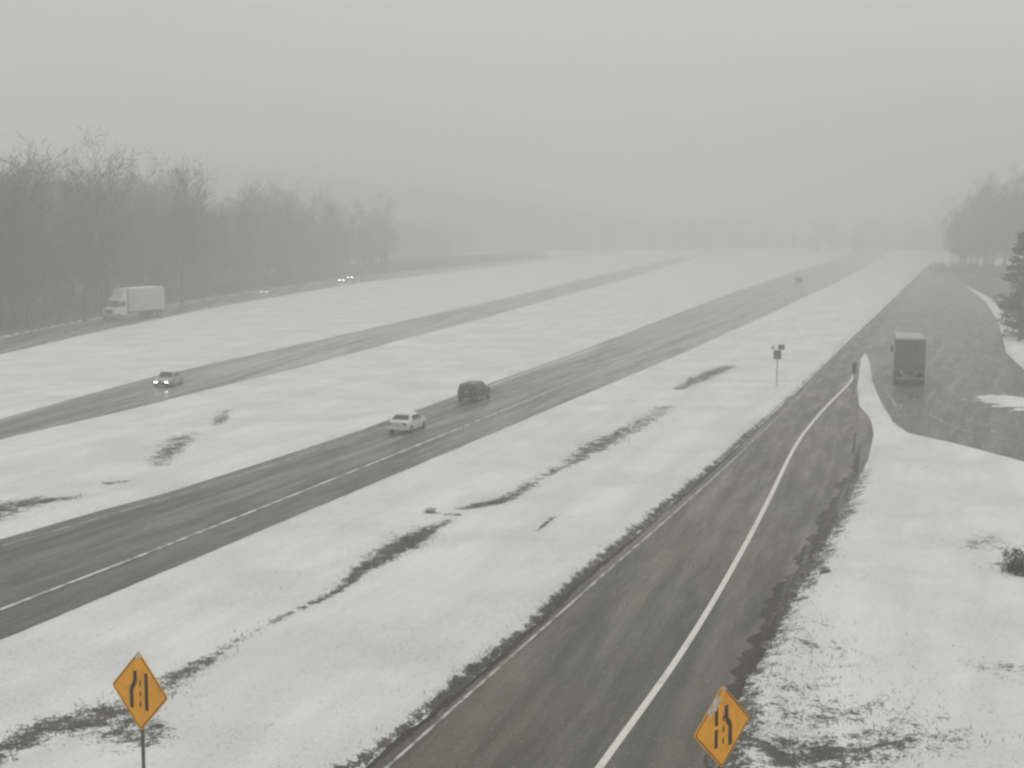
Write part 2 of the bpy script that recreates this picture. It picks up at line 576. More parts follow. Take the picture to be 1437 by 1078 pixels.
line('edge_line', [(720, 1250), (841, 1078), (957, 915), (1027, 799), (1073, 713), (1114, 630), (1140, 593), (1167, 563), (1190, 540), (1200, 524)], .21, M_WHITE)
line('edge_line', [(-300, 975), (0, 856), (230, 767), (479, 668), (640, 603), (800, 537), (960, 470), (1090, 414)], .17, M_LINE, ext=60)
line('edge_line', [(455, 1155), (560, 1062), (680, 955), (795, 853), (860, 795), (935, 730), (1040, 635), (1130, 548)], .10, M_WORN)
line('edge_line', [(-300, 850), (0, 767), (240, 697), (479, 620), (580, 584), (690, 542), (797, 504), (927, 454), (1027, 415)], .12, M_WORN)
line('edge_line', [(1243, 545), (1262, 574), (1300, 580), (1345, 602), (1437, 622), (1600, 660)], .12, M_WORN, z=.014)
M_GRAVEL = road_mat('muddy_gravel', R_(16), (.022, .019, .014), (.05, .045, .035), (.40, .40, .37), .54, .66, .9)
def ragged(name, pts, w, mat, z, seed):
    P = dense(pts, 40)
    t = np.arange(len(P))
    px_, py_ = np.array([p.x for p in P]), np.array([p.y for p in P])
    a = w * (-.1 + 1.0 * fbm(px_ * .7, py_ * .7, seed, 2) + .8 * (fbm(px_ * 1.8, py_ * 1.8, seed + 5, 3) - .5))
    b = w * (.25 + .9 * (fbm(px_ * 5, py_ * 5, seed + 9, 3) - .3))
    end = np.minimum(1, np.minimum(t, len(P) - 1 - t) / 60)
    a, b = a * end, b * end
    vs, fs = [], []
    for i, p in enumerate(P):
        d = (P[min(i + 1, len(P) - 1)] - P[max(i - 1, 0)]).normalized()
        nn = Vector((d.y, -d.x))
        l, r = p - nn * max(a[i], .02), p + nn * max(b[i], .02)
        vs += [(r.x, r.y, z), (l.x, l.y, z)]
        if i:
            k = 2 * i
            fs.append((k - 2, k, k + 1, k - 1))
    return tag(mesh_obj(name, vs, fs, mat), kind='structure')
ragged('gravel_shoulder', [(965, 1165), (1000, 1060), (1034, 965), (1072, 885), (1108, 820), (1142, 765), (1176, 705), (1198, 660), (1208, 620)], .8, M_GRAVEL, .005, 3)
ragged('gravel_shoulder', [(455, 1130), (535, 1062), (655, 963), (773, 860), (822, 812), (924, 727), (1030, 633), (1116, 552)], .26, M_GRAVEL, .006, 14)
line('edge_line', [(668, 549), (700, 537), (745, 521), (797, 503), (840, 487)], .26, M_WHITE, z=.016)  # snow berm along the far edge of the highway, drawn as a white strip
line('gore_line', [(1143, 582), (1165, 584), (1190, 587), (1212, 585)], .14, M_WORN)
line('gore_line', [(1252, 584), (1280, 582), (1310, 583)], .12, M_WORN, z=.02, smooth=False)

# ------------------------------------------------------------------ object materials
M_AMBER = plain('amber_sign_sheeting', (.82, .355, .001), .6, .12, 2.5, 0, .15)
M_BLACK = plain('black_sign_film', (.022, .010, .005), .7, .3, 3, 0, .1)
M_STEEL = plain('dull_steel', (.16, .165, .16), .5, .25, 6, .5)
M_DARKP = plain('dark_post_paint', (.05, .052, .05), .6, .3)
M_GALV = plain('galvanised_steel', (.34, .35, .34), .5, .2, 6, .3)
M_PALE = plain('pale_reflective_plastic', (.62, .62, .58), .4, .1)
M_CRUST = plain('wet_snow_crust', (.50, .45, .37), .7, .25, 9)
M_SNOWCAP = plain('clinging_snow', (.80, .81, .80), .8, .06, 6)
M_SIGNBACK = plain('grey_sign_back', (.13, .135, .13), .5, .25)
M_BARK = plain('wet_bark', (.035, .031, .027), .9, .35, 2, 0, .1)
M_TWIG = plain('winter_twigs', (.024, .021, .018), .9, .35, .6, 0, .04)
M_PINE = plain('pine_needles', (.018, .026, .016), .9, .4, .8, 0, .1)
M_GRASS = plain('dead_grass_blades', (.07, .058, .036), .9, .75, 4, 0, .1)
M_BRUSH = plain('brush_stems', (.028, .024, .020), .9, .4, .5, 0, .04)
M_TYRE = plain('tyre_rubber', (.022, .022, .022), .85, .2)
M_RIM = plain('wheel_alloy', (.32, .32, .33), .4, .2, 5, .6)
M_GLASS = plain('car_glass', (.015, .017, .018), .12, .2, 2, 0, .6)
M_WCAR = plain('white_car_paint', (.72, .72, .71), .35, .06, 2)
M_SCAR = plain('silver_car_paint', (.40, .41, .41), .35, .1, 2, .2)
M_DCAR = plain('charcoal_car_paint', (.030, .031, .033), .35, .15, 2)
M_TRIM = plain('black_car_trim', (.025, .025, .025), .7, .2)
M_LAMPR = plain('red_lamp_lens', (.17, .014, .012), .3, .1)
M_LAMPW = emit('lit_headlight', (1.0, .97, .90), 14.0)
M_TRAILER = plain('grey_trailer_panel', (.19, .19, .185), .5, .25, .8)
M_TDOOR = plain('dark_trailer_door', (.12, .12, .12), .5, .35, .9)
M_TRLIGHT = plain('pale_trailer_panel', (.46, .465, .46), .5, .12, .8)
M_PLATE = plain('plate_white', (.5, .5, .5), .5, .1)

def at(px, py):
    x, y = G(px, py)
    return x, y

# ------------------------------------------------------------------ warning signs
def bar(mb, pts, w, y):
    """flat strip of film through x,z points, a little proud of the panel"""
    for (a, b), (c, d) in zip(pts[:-1], pts[1:]):
        L = math.hypot(c - a, d - b)
        nx, nz = (d - b) / L * w / 2, -(c - a) / L * w / 2
        mb.slab([(a + nx, y, b + nz), (a - nx, y, b - nz), (c - nx, y, d - nz), (c + nx, y, d + nz)], .004)

def diamond(h, r):
    """diamond outline of half diagonal h with rounded corners, x,z"""
    pts = []
    for k in range(4):
        a0 = math.pi / 2 * k
        c = (math.cos(a0) * (h - r * 1.414), math.sin(a0) * (h - r * 1.414))
        for s in (-45, -22, 0, 22, 45):
            a = a0 + R_(s)
            pts.append((c[0] + r * math.cos(a), c[1] + r * math.sin(a)))
    return pts

def warning_sign(loc, zc, half, rz, lines, label, snow_pts):
    root = tag(empty('warning_sign', loc, rz), label, 'road sign', 'amber lane ends signs beside the ramp')
    g = loc[2]
    p = MB()
    p.box((0, .05, (zc + half * .6 - g) / 2 - .2), (.075, .05, zc + half * .6 - g + .4), 1.0, .008)
    p.build('post', M_DARKP, root)
    z0 = zc - g
    pn = MB().prism([(a, b + z0) for a, b in diamond(half, .07)], -.004, .016).build('panel', M_AMBER, root)
    bd = MB()
    o, i = diamond(half - .030, .06), diamond(half - .062, .05)
    n = len(o)
    for k in range(n):
        m = (k + 1) % n
        bd.slab([(i[k][0], -.0045, i[k][1] + z0), (o[k][0], -.0045, o[k][1] + z0), (o[m][0], -.0045, o[m][1] + z0), (i[m][0], -.0045, i[m][1] + z0)], .003)
    bd.build('border', M_BLACK, pn)
    sy = MB()
    for pts, w in lines:
        bar(sy, [(a, b + z0) for a, b in pts], w, -.0045)
    sy.build('lane_symbol', M_BLACK, pn)
    for dz in (-.35, .35):
        MB().box((0, .021, z0 + dz * half), (.30, .012, .04)).build('bracket', M_GALV, root)
    for o2 in snow_pts:
        rr = random.Random(len(o2))
        jag = []
        for (a, b), (c, d) in zip(o2, o2[1:] + o2[:1]):
            for t in (0, .25, .5, .75):
                jag.append((a + (c - a) * t + rr.uniform(-.018, .018), z0 + b + (d - b) * t + rr.uniform(-.018, .018)))
        MB().prism(jag, -.026, -.004).build('snow_crust', M_CRUST, root)
    return root

def sign_at(px, py, zc):
    x, y = G(px, py, zc)
    return x, y

sx, sy_ = sign_at(196, 970, 2.9)
warning_sign((sx, sy_, gz(sx, sy_)), 2.9, .90, R_(-34),
             [([(-.26, -.42), (-.26, .02), (-.13, .20), (-.13, .44)], .12), ([(.22, -.40), (.22, .44)], .105),
              ([(.02, -.36), (.02, -.24)], .05), ([(.02, -.12), (.02, 0)], .05), ([(.02, .12), (.02, .24)], .05)],
             'amber diamond sign on a dark post in the ditch, its left line jogging inward',
             [[(0, .885), (-.11, .77), (-.04, .72), (.05, .75), (.10, .78)]])
sx, sy_ = sign_at(1014, 1020, 2.75)
warning_sign((sx, sy_, gz(sx, sy_)), 2.75, .89, R_(41),
             [([(.24, -.44), (.24, .0), (.11, .16), (.11, .44)], .12), ([(-.20, -.42), (-.20, -.02)], .10), ([(-.20, .06), (-.20, .44)], .10),
              ([(.02, -.36), (.02, -.24)], .05), ([(.02, -.12), (.02, 0)], .05), ([(.02, .12), (.02, .24)], .05)],
             'amber diamond sign by the right verge of the ramp, snow crusted on its edge',
             [[(-.50, .385), (-.40, .30), (-.30, .40), (-.22, .38), (-.17, .50), (-.08, .58), (-.10, .70), (-.18, .70)], [(0, .875), (-.07, .80), (.02, .77), (.08, .79)]])

def roadside_sign(px, py, h, label, name='roadside_sign'):
    x, y = at(px, py)
    g = gz(x, y)
    root = tag(empty(name, (x, y, g), R_(-12)), label, 'sign')
    MB().box((0, .03, h / 2 - .2), (.10, .06, h + .4)).build('post', M_GALV, root)
    MB().box((0, 0, h - .36), (.62, .02, .72), 1, .02).build('panel', M_SIGNBACK, root)
    MB().box((.30, 0, h + .26), (.52, .02, .40), 1, .02).build('plaque', M_SIGNBACK, root)
    MB().box((-.38, .0, h + .20), (.26, .02, .26), 1, .02).build('plaque', M_GALV, root)
    return root
roadside_sign(1090, 546, 3.0, 'small dark sign on a thin pale post standing in the snow left of the ramp')

def marker_post(px, py, h, panel, mat, label, lean=0.0, w=.09):
    x, y = at(px, py)
    g = max(gz(x, y), 0.0)
    root = tag(empty('marker_post', (x, y, g)), label, 'marker post')
    root.rotation_euler = (0, lean, R_(-15))
    MB().box((0, .02, h / 2 - .15), (w, .05, h + .3), .8).build('post', mat, root)
    if panel:
        MB().box((0, -.02, h - panel[1] / 2 + .04), (panel[0], .02, panel[1]), 1, .015).build('panel', M_DARKP, root)
    return root
marker_post(1198, 552, 2.4, (.34, .9), M_DARKP, 'dark object marker panel on a post at the nose of the gore')
marker_post(1224, 536, 1.9, None, M_PALE, 'pale slim delineator post on the right side of the gore snow')
marker_post(1197, 634, 1.1, (.12, .25), M_DARKP, 'short dark delineator at the ramp edge below the gore', R_(6))
marker_post(1264, 574, .55, (.1, .16), M_PALE, 'stubby white delineator at the bend of the side road edge line', 0, .16)
marker_post(1327, 412, 2.6, None, M_PALE, 'tall white marker post far up the side road in the fog', 0, .5)

# ------------------------------------------------------------------ vehicles (front towards +x, wheels on z=0)
def wheel(mb_parent, x, y, r, w, root):
    t = MB().tube((x, y - w / 2, r), (x, y + w / 2, r), r, r, 20).build('wheel', M_TYRE, root)
    s = 1 if y > 0 else -1
    MB().tube((x, y + s * (w / 2 - .01), r), (x, y + s * (w / 2 + .012), r), r * .62, r * .55, 16).build('rim', M_RIM, t)

def loft(secs):
    """secs: x, half width at sill, half width at belt, half width at roof, z sill, z belt, z roof"""
    mb = MB()
    vs, fs, n = [], [], 10
    for x, ws, wb, wr, zs, zb, zr in secs:
        zm = (zs + zb) / 2
        half = [(ws * .96, zs), (ws, zm), (wb, zb), (wr + .02, zr - .06 if zr - zb > .1 else zr - .015), (wr - .10, zr)]
        vs += [(x, a, b) for a, b in half] + [(x, -a, b) for a, b in reversed(half)]
    for s in range(len(secs) - 1):
        for i in range(n):
            j = (i + 1) % n
            fs.append((s * n + i, (s + 1) * n + i, (s + 1) * n + j, s * n + j))
    fs.append(tuple(range(n)))
    fs.append(tuple(reversed(range((len(secs) - 1) * n, len(secs) * n))))
    return mb.add(vs, fs)

CAR_SHAPES = {
    'sedan': dict(L=4.3, W=.88, zs=.26, belt=.92, roof=1.43, hood=.86, tail=1.0, prof=[(-2.15, 'tail0'), (-1.55, 'deck'), (-1.0, 'roofb'), (.35, 'roof'), (1.0, 'cowl'), (1.9, 'hood'), (2.15, 'nose')]),
    'suv': dict(L=4.5, W=.93, zs=.34, belt=1.08, roof=1.72, hood=1.05, tail=1.1, prof=[(-2.2, 'tailb'), (-2.0, 'roofb'), (.35, 'roof'), (1.0, 'cowl'), (2.0, 'hood'), (2.25, 'nose')]),
}

def make_car(kind, paint, loc, rz, label, group, lit=False, snow_roof=False, size=.82):
    S = CAR_SHAPES[kind]
    root = tag(empty('car' if kind == 'sedan' else 'sport_utility_car', loc, rz), label, 'car', group)
    root.scale = (size, size, size)
    W, zs, b, r, h = S['W'], S['zs'], S['belt'], S['roof'], S['hood']
    secs = []
    for x, k in S['prof']:
        if k == 'tail0': secs.append((x, W * .9, W * .9, W * .8, zs + .08, b * .8, b + .02))
        if k == 'tailb': secs.append((x, W * .93, W * .95, W * .9, zs + .06, b * .9, b + .06))
        if k == 'deck': secs.append((x, W, W * .98, W * .86, zs, b, b + .08))
        if k == 'roofb': secs.append((x, W, W * .98, W * .76, zs, b, r - .05))
        if k == 'roof': secs.append((x, W, W * .98, W * .78, zs, b, r))
        if k == 'cowl': secs.append((x, W, W * .97, W * .88, zs, b - .02, h + .07))
        if k == 'hood': secs.append((x, W * .98, W * .93, W * .82, zs, h - .12, h - .04))
        if k == 'nose': secs.append((x, W * .86, W * .84, W * .74, zs + .06, h - .28, h - .20))
    loft(secs).build('body', paint, root, False)
    x = {k: a for a, k in S['prof']}
    xr0, xr1, xc = x['roofb'], x['roof'], x['cowl']
    def face(xa, za, wa, xb, zb, wb, up):
        q = [(xa, -wa, za), (xa, wa, za), (xb, wb, zb), (xb, -wb, zb)]
        return q if up else q[::-1]
    MB().slab(face(xc - .03, h + .115, W * .80, xr1 + .06, r - .035, W * .66, True), .018).build('windshield', M_GLASS, root)
    if kind == 'sedan':
        MB().slab(face(xr0 - .05, r - .10, W * .64, x['deck'] + .05, b + .13, W * .78, True), .018).build('rear_window', M_GLASS, root)
        xt, zt = x['tail0'], b - .12
    else:
        MB().slab(face(xr0 - .05, r - .16, W * .66, x['tailb'] + .025, b + .16, W * .84, True), .022).build('rear_window', M_GLASS, root)
        xt, zt = x['tailb'], b - .02
    for s in (-1, 1):
        q = [(xr0 + .05, s * W * .965, b + .05), (xc - .25, s * W * .965, b + .04), (xr1 - .0, s * W * .825, r - .11), (xr0 + .15, s * W * .815, r - .14)]
        MB().slab(q if s < 0 else q[::-1], .02).build('side_window', M_GLASS, root)
        MB().box((.2 if kind == 'sedan' else .3, s * (W + .001), b - .12), (.16, .03, .03)).build('door_handle', M_TRIM, root)
        MB().box((xc - .1, s * (W + .09), b + .08), (.10, .17, .12), 1, .02).build('mirror', paint, root)
        MB().box((xt + .01, s * W * .72, zt - .03), (.05, .26, .15), 1, .01).build('taillight', M_LAMPR, root)
        MB().box((x['nose'] - .02, s * W * .62, h - .34), (.07, .30, .15), 1, .015).build('headlight', M_LAMPW if lit else M_PALE, root)
        for xx in (-S['L'] * .30, S['L'] * .31):
            wheel(None, xx, s * (W - .09), .34 if kind == 'suv' else .31, .2, root)
    MB().box((xt + .01, 0, zs + .18), (.14, W * 1.75, .20), 1, .03).build('rear_bumper', M_TRIM if kind == 'suv' else paint, root)
    MB().box((x['nose'] - .01, 0, zs + .16), (.12, W * 1.6, .22), 1, .03).build('front_bumper', M_TRIM, root)
    MB().box((xt - .03, 0, zt - .08), (.03, .34, .13)).build('number_plate', M_PLATE, root)
    if snow_roof:
        MB().box(((xr0 + xr1) / 2, 0, r + .01), (xr1 - xr0 - .1, W * 1.3, .07), .9, .03).build('snow_cover', M_SNOWCAP, root)
    return root

def heading(pts, py):
    """direction of a road edge (towards the fog) near a frame row"""
    k = min(range(len(pts) - 1), key=lambda i: abs((pts[i][1] + pts[i + 1][1]) / 2 - py))
    a, b = Vector(G(*pts[k])), Vector(G(*pts[k + 1]))
    d = b - a
    return math.atan2(d.y, d.x)

GRP_HW = 'cars driving away on the near highway'
x, y = at(572, 604)
make_car('sedan', M_WCAR, (x, y, 0), heading(HW_R, 600), 'white sedan in the left lane of the highway, following the charcoal car', GRP_HW, False, True)
x, y = at(666, 561)
make_car('suv', M_DCAR, (x, y, 0), heading(HW_R, 560), 'charcoal sport utility car on the highway just ahead of the white sedan', GRP_HW)
x, y = at(1122, 397)
make_car('suv', M_DCAR, (x, y, 0), heading(HW_R, 420), 'dark sport utility car far up the highway, nearly lost in the fog', GRP_HW)
x, y = at(237, 541)
make_car('sedan', M_SCAR, (x, y, 0), heading(FC_U, 530) + math.pi, 'silver sedan with a snowy roof coming down the far carriageway', None, True, True)
GRP_SV = 'cars with lit headlights on the road along the wood'
x, y = at(372, 412)
make_car('sedan', M_DCAR, (x, y, 0), math.atan2(-G(372, 412)[1], -G(372, 412)[0]) - R_(6), 'dark sedan with lit headlights in front of the wood, nearest to the pale truck', GRP_SV, True)
x, y = at(480, 396.5)
make_car('suv', M_SCAR, (x, y, 0), math.atan2(-y, -x) - R_(4), 'front one of two headlit cars close together by the far end of the wood', GRP_SV, True)
x, y = at(492, 392.5)
make_car('suv', M_DCAR, (x, y, 0), math.atan2(-y, -x) - R_(4), 'rear one of two headlit cars close together by the far end of the wood', GRP_SV, True)

def make_semi(loc, rz, label, box_mat, door_mat, cab_mat, blen=9.0, top=3.95, lit=False, roof=None):
    root = tag(empty('box_truck', loc, rz), label, 'truck')
    xr = -blen / 2 - 1.2
    zc = (1.15 + top) / 2
    tr = MB().box((xr + blen / 2, 0, zc), (blen, 2.5, top - 1.15), 1, .05).build('cargo_box', box_mat, root)
    for s in (-1, 1):
        d = MB().box((xr - .016, s * .60, zc), (.03, 1.16, top - 1.40), 1, .012).build('rear_door', door_mat, tr)
        MB().tube((xr - .05, s * .16, 1.35), (xr - .05, s * .16, top - .22), .02, .02, 8).build('lock_rod', M_GALV, d)
        MB().box((xr - .03, s * 1.02, 1.06), (.06, .34, .13), 1, .01).build('taillight', M_LAMPR, root)
        MB().box((xr + .65, s * .82, .52), (.03, .62, .60)).build('mud_flap', M_TRIM, root)
        for xx in (xr + 1.3, xr + 2.4):
            wheel(None, xx, s * .98, .5, .5, root)
        wheel(None, blen / 2 + 1.0, s * 1.02, .5, .32, root)
    MB().box((xr + .02, 0, .58), (.10, 2.2, .12)).build('underride_bar', M_GALV, root)
    MB().box((0, 0, .98), (blen + 2.6, .9, .22)).build('chassis', M_TRIM, root)
    cx = blen / 2 - 1.0
    cab = MB()
    cab.prism([(cx, .75), (cx + 2.55, .75), (cx + 2.65, 1.0), (cx + 2.62, 1.62), (cx + 1.75, 1.86), (cx + 1.35, 2.85), (cx + .9, 3.1), (cx, 3.15)], -1.12, 1.12)
    cab.build('cab', cab_mat, root)
    MB().slab([(cx + 1.765, -1.0, 1.94), (cx + 1.765, 1.0, 1.94), (cx + 1.41, .92, 2.78), (cx + 1.41, -.92, 2.78)], .02).build('windshield', M_GLASS, root)
    fa = MB()
    fa.prism([(cx - .1, 3.12), (cx + .95, 3.10), (cx + .35, top - .15), (cx - .1, top - .1)], -1.0, 1.0)
    fa.build('wind_fairing', cab_mat, root)
    MB().box((cx + 2.68, 0, .72), (.22, 2.3, .38), 1, .05).build('front_bumper', M_GALV, root)
    MB().box((cx + 2.66, 0, 1.28), (.05, 1.3, .58), 1, .02).build('grille', M_TRIM, root)
    for s in (-1, 1):
        MB().box((cx + 2.66, s * .90, 1.12), (.06, .34, .22), 1, .02).build('headlight', M_LAMPW if lit else M_PALE, root)
        MB().slab([(cx + .35, s * 1.125, 1.95), (cx + 1.45, s * 1.125, 1.95), (cx + 1.2, s * 1.125, 2.7), (cx + .35, s * 1.125, 2.7)][::(1 if s < 0 else -1)], .012).build('side_window', M_GLASS, root)
        MB().box((cx + 1.75, s * 1.34, 2.3), (.12, .24, .55), 1, .02).build('mirror', M_TRIM, root)
    MB().box((xr + blen / 2, 0, top + .03), (blen - .2, 2.36, .09), .97, .035).build('roof_panel' if roof else 'snow_cover', roof or M_SNOWCAP, root)
    return root

x, y = at(1276, 541)
make_semi((x, y, .004), 0, 'dark grey box truck with a paler roof driving away up the side road', M_TRAILER, M_TDOOR, M_TRAILER, 7.0, 3.85, False, M_GALV)
tk = bpy.data.objects['box_truck']
hd = math.atan2(y, x) + R_(1.5)
tk.rotation_euler.z = hd
tk.location = (x + math.cos(hd) * 4.7, y + math.sin(hd) * 4.7, .004)
x, y = at(190, 447)
hd = R_(-115)
make_semi((x, y, 0), hd, 'pale box truck with a white cab parked in front of the wood', M_TRLIGHT, M_TDOOR, M_WCAR, 8.0, 4.4)

# ------------------------------------------------------------------ trees
def perp(d, r):
    u = d.orthogonal().normalized()
    a = r.uniform(0, 2 * math.pi)
    return (u * math.cos(a) + d.cross(u) * math.sin(a)).normalized()

def bare_tree_mesh(seed, H, spread):
    r = random.Random(seed)
    wood, tw = MB(), MB()
    tips = []
    def limb(p, d, L, rad, lev):
        n = 4 if lev < 2 else 2
        for k in range(n):
            q = p + d * (L / n)
            r1 = rad * (1 - .5 * (k + 1) / n)
            r0 = rad * (1 - .5 * k / n)
            wood.tube(p, q, r0, r1, 6 if lev == 0 else 4, False)
            if lev < 3 and (lev > 0 or k >= 1):
                for _ in range(r.randint(2, 3) if lev else r.randint(2, 4)):
                    a = R_(r.uniform(28, 62))
                    dd = (d * math.cos(a) + perp(d, r) * math.sin(a) * spread).normalized()
                    dd = (dd + Vector((0, 0, .22))).normalized()
                    limb(p + (q - p) * r.random(), dd, L * r.uniform(.38, .60), r1 * .55, lev + 1)
            if lev >= 1:
                tips.append((q.copy(), d.copy()))
            d = (d + perp(d, r) * r.uniform(.05, .22) + Vector((0, 0, .05))).normalized()
            p = q
    limb(Vector((0, 0, -.3)), Vector((r.uniform(-.04, .04), r.uniform(-.04, .04), 1)).normalized(), H * .80, H * .014, 0)
    r.shuffle(tips)
    per = max(1, int(3200 / max(1, len(tips))))
    for p, d in tips:
        for _ in range(per):
            a = R_(r.uniform(15, 75))
            dd = (d * math.cos(a) + perp(d, r) * math.sin(a) + Vector((0, 0, .15))).normalized()
            L = r.uniform(.7, 1.9)
            s = perp(dd, r) * r.uniform(.022, .046)
            b = p + dd * r.uniform(-.2, .5)
            m = b + dd * L * .55 + perp(dd, r) * .10
            e = b + dd * L
            tw.add([b - s, b + s, m + s * .8, m - s * .8, e], [(0, 1, 2, 3), (3, 2, 4)])
    return wood, tw

def pine_mesh(seed, H, wid, base=.12):
    r = random.Random(seed)
    wood, tw = MB(), MB()
    wood.tube((0, 0, -.3), (0, 0, H * .95), H * .016, H * .003, 8, False)
    z = H * base
    while z < H * .98:
        t = (z - H * base) / (H * (1 - base))
        Lm = wid * (1 - t) ** .75 * r.uniform(.75, 1.15) + .25
        for k in range(r.randint(5, 7)):
            a = r.uniform(0, 2 * math.pi)
            L = Lm * r.uniform(.65, 1.1)
            d = Vector((math.cos(a), math.sin(a), r.uniform(-.25, .25)))
            p = Vector((0, 0, z))
            wood.tube(p, p + d * L, .05, .015, 4, False)
            for j in range(int(7 + L * 9)):
                c = p + d * L * r.uniform(.25, 1.05) + Vector((r.gauss(0, .14), r.gauss(0, .14), r.gauss(-.08, .12)))
                dd = (d + Vector((r.gauss(0, .6), r.gauss(0, .6), r.gauss(-.15, .45)))).normalized()
                s = perp(dd, r) * r.uniform(.05, .12)
                l = r.uniform(.22, .5)
                tw.add([c - s, c + s, c + dd * l + s * .4, c + dd * l - s * .4], [(0, 1, 2, 3)])
        z += r.uniform(.28, .5) * (H / 14)
    return wood, tw

PROTO = {}
def tree(kind, name, x, y, scale, rz, label, group, sink=0.0, wide=1.0):
    if kind not in PROTO:
        if kind.startswith('bare'):
            k = int(kind[4:])
            w, t = bare_tree_mesh(100 + k * 7, (16, 19, 14, 17)[k], (1.0, .8, 1.15, .9)[k])
            mats = (M_BARK, M_TWIG)
        else:
            k = int(kind[4:])
            w, t = pine_mesh(300 + k * 7, (15, 12, 13)[k], (2.6, 2.5, 3.1)[k], (.22, .05, .05)[k])
            mats = (M_BARK, M_PINE)
        root = empty(name, (0, 0, 0))
        a = w.build('trunk', mats[0], root, True)
        b = t.build('crown', mats[1], root)
        PROTO[kind] = (root, [a, b])
        o = root
    else:
        o = PROTO[kind][0].copy()
        COL.objects.link(o)
        for c in PROTO[kind][1]:
            cc = c.copy()
            COL.objects.link(cc)
            cc.parent = o
    o.name = name
    o.location = (x, y, sink)
    o.rotation_euler = (0, 0, rz)
    o.scale = (scale * wide, scale * wide, scale)
    return tag(o, label, 'tree', group)

def along(P, s):
    """point and direction at distance s on a polyline"""
    for a, b in zip(P[:-1], P[1:]):
        L = (b - a).length
        if s <= L:
            return a + (b - a) * (s / L), (b - a).normalized()
        s -= L
    return b, (b - a).normalized()

def project(x, y, z):
    c, s = math.cos(PITCH), math.sin(PITCH)
    dz = z - CAM_H
    depth = y * c - dz * s
    return 718.5 + FPX * x / depth, 539 - FPX * (y * s + dz * c) / depth

tr = random.Random(77)
edge = lin(SV_U)
LAB_L = 'bare grey tree in the foggy wood behind the pale truck, one of many alike'
LAB_LP = 'dark pine among the bare trees of the foggy wood on the left'
GRP_L = 'trees of the foggy wood on the left'
total = sum((b - a).length for a, b in zip(edge[:-1], edge[1:]))
s, nl = 0.0, 0
while s < total:
    p, d = along(edge, s)
    for row in range(6):
        off = 4 + row * 5.5 + tr.uniform(-2, 2.5)
        q = p + Vector((-d.y, d.x)) * off + d * tr.uniform(-3, 3)
        u, v = project(q.x, q.y, 8)
        if -50 < u < 760 and q.y < 420:
            pine = tr.random() < .2
            kind = ('pine0', 'pine1')[tr.randint(0, 1)] if pine else 'bare%d' % tr.randint(0, 3)
            big = .74 + row * .065
            tree(kind, 'pine_tree' if pine else 'bare_tree', q.x, q.y, big * tr.uniform(.82, 1.22), tr.uniform(0, 6.28), LAB_LP if pine else LAB_L, GRP_L)
            nl += 1
    s += 5.2 + s * .006
# a taller crown or two standing over the left wood
for px, py, k, sc in ((120, 452, 'bare1', 1.0), (255, 430, 'bare3', 1.15), (40, 462, 'bare0', 1.15), (-10, 470, 'bare1', 1.0)):
    x, y = at(px, py)
    tree(k, 'bare_tree', x, y, sc, tr.uniform(0, 6.28), LAB_L, GRP_L)

# right hand wood
LAB_R = 'bare tree of the faint grey wood beyond the side road on the right'
GRP_R = 'trees of the faint wood on the right'
nr_ = 0
for i in range(150):
    px = tr.uniform(1330, 1500)
    base = 382 + max(0, (px - 1350)) * .12
    py = base - tr.uniform(0, 1) ** 1.5 * 10
    x, y = at(px, max(py, 368))
    if nr_ >= 30:
        break
    tree('bare%d' % tr.randint(0, 3), 'bare_tree', x, y, tr.uniform(.75, 1.2), tr.uniform(0, 6.28), LAB_R, GRP_R)
    nr_ += 1
for px, py, sc, k, w, lab in ((1432, 474, .98, 'pine2', 1.0, 'dark bushy evergreen at the right edge, leftmost of the three by the snow bank'),
                           (1458, 480, 1.05, 'pine1', 1.1, 'dark evergreen cut by the right frame edge, nearest of the three by the snow bank'),
                           (1466, 462, 1.2, 'pine2', 1.0, 'tallest dark evergreen at the right edge, behind its two neighbours')):
    x, y = at(px, py)
    tree(k, 'evergreen_tree', x, y, sc, tr.uniform(0, 6.28), lab, 'evergreens at the right edge', 0, w)

# undergrowth at the foot of the woods and the wood beyond 420 m, each one mass
def brush(name, spots, hmin, hmax, wmin, wmax, mat, lean=.35, seed=1):
    r = random.Random(seed)
    mb = MB()
    for x, y, z in spots:
        h = r.uniform(hmin, hmax)
        d = Vector((r.gauss(0, lean), r.gauss(0, lean), 1)).normalized()
        s = perp(d, r)
        s = Vector((s.x, s.y, 0)).normalized() * r.uniform(wmin, wmax) if abs(s.x) + abs(s.y) > .01 else Vector((wmin, 0, 0))
        b = Vector((x, y, z - .03))
        m = b + d * h * .55
        e = b + d * h + Vector((r.gauss(0, .12), r.gauss(0, .12), -.08)) * h
        mb.add([b - s, b + s, m + s * .7, m - s * .7, e], [(0, 1, 2, 3), (3, 2, 4)])
    return mb.build(name, mat)

sp = []
for i in range(26000):
    p, d = along(edge, tr.uniform(0, total) ** 1.0)
    off = 3 + abs(tr.gauss(0, 9))
    q = p + Vector((-d.y, d.x)) * off
    u, v = project(q.x, q.y, 1)
    if -80 < u < 800:
        sp.append((q.x, q.y, 0))
o = brush('undergrowth', sp, .8, 4.2, .025, .07, M_BRUSH, .4, 2)
tag(o, 'leafless grey undergrowth along the foot of the wood on the left', 'undergrowth', kind='stuff')

sp = []
for i in range(9000):
    px = 1310 + 240 * tr.random() ** .6 + tr.gauss(0, 8)
    x, y = at(px, 384 + max(0, px - 1350) * .13 - abs(tr.gauss(0, 5)))
    sp.append((x, y, 0))
o = brush('undergrowth', sp, .3, 4.5, .03, .09, M_BRUSH, .55, 8)
tag(o, 'leafless grey undergrowth under the trees on the right', 'undergrowth', kind='stuff')

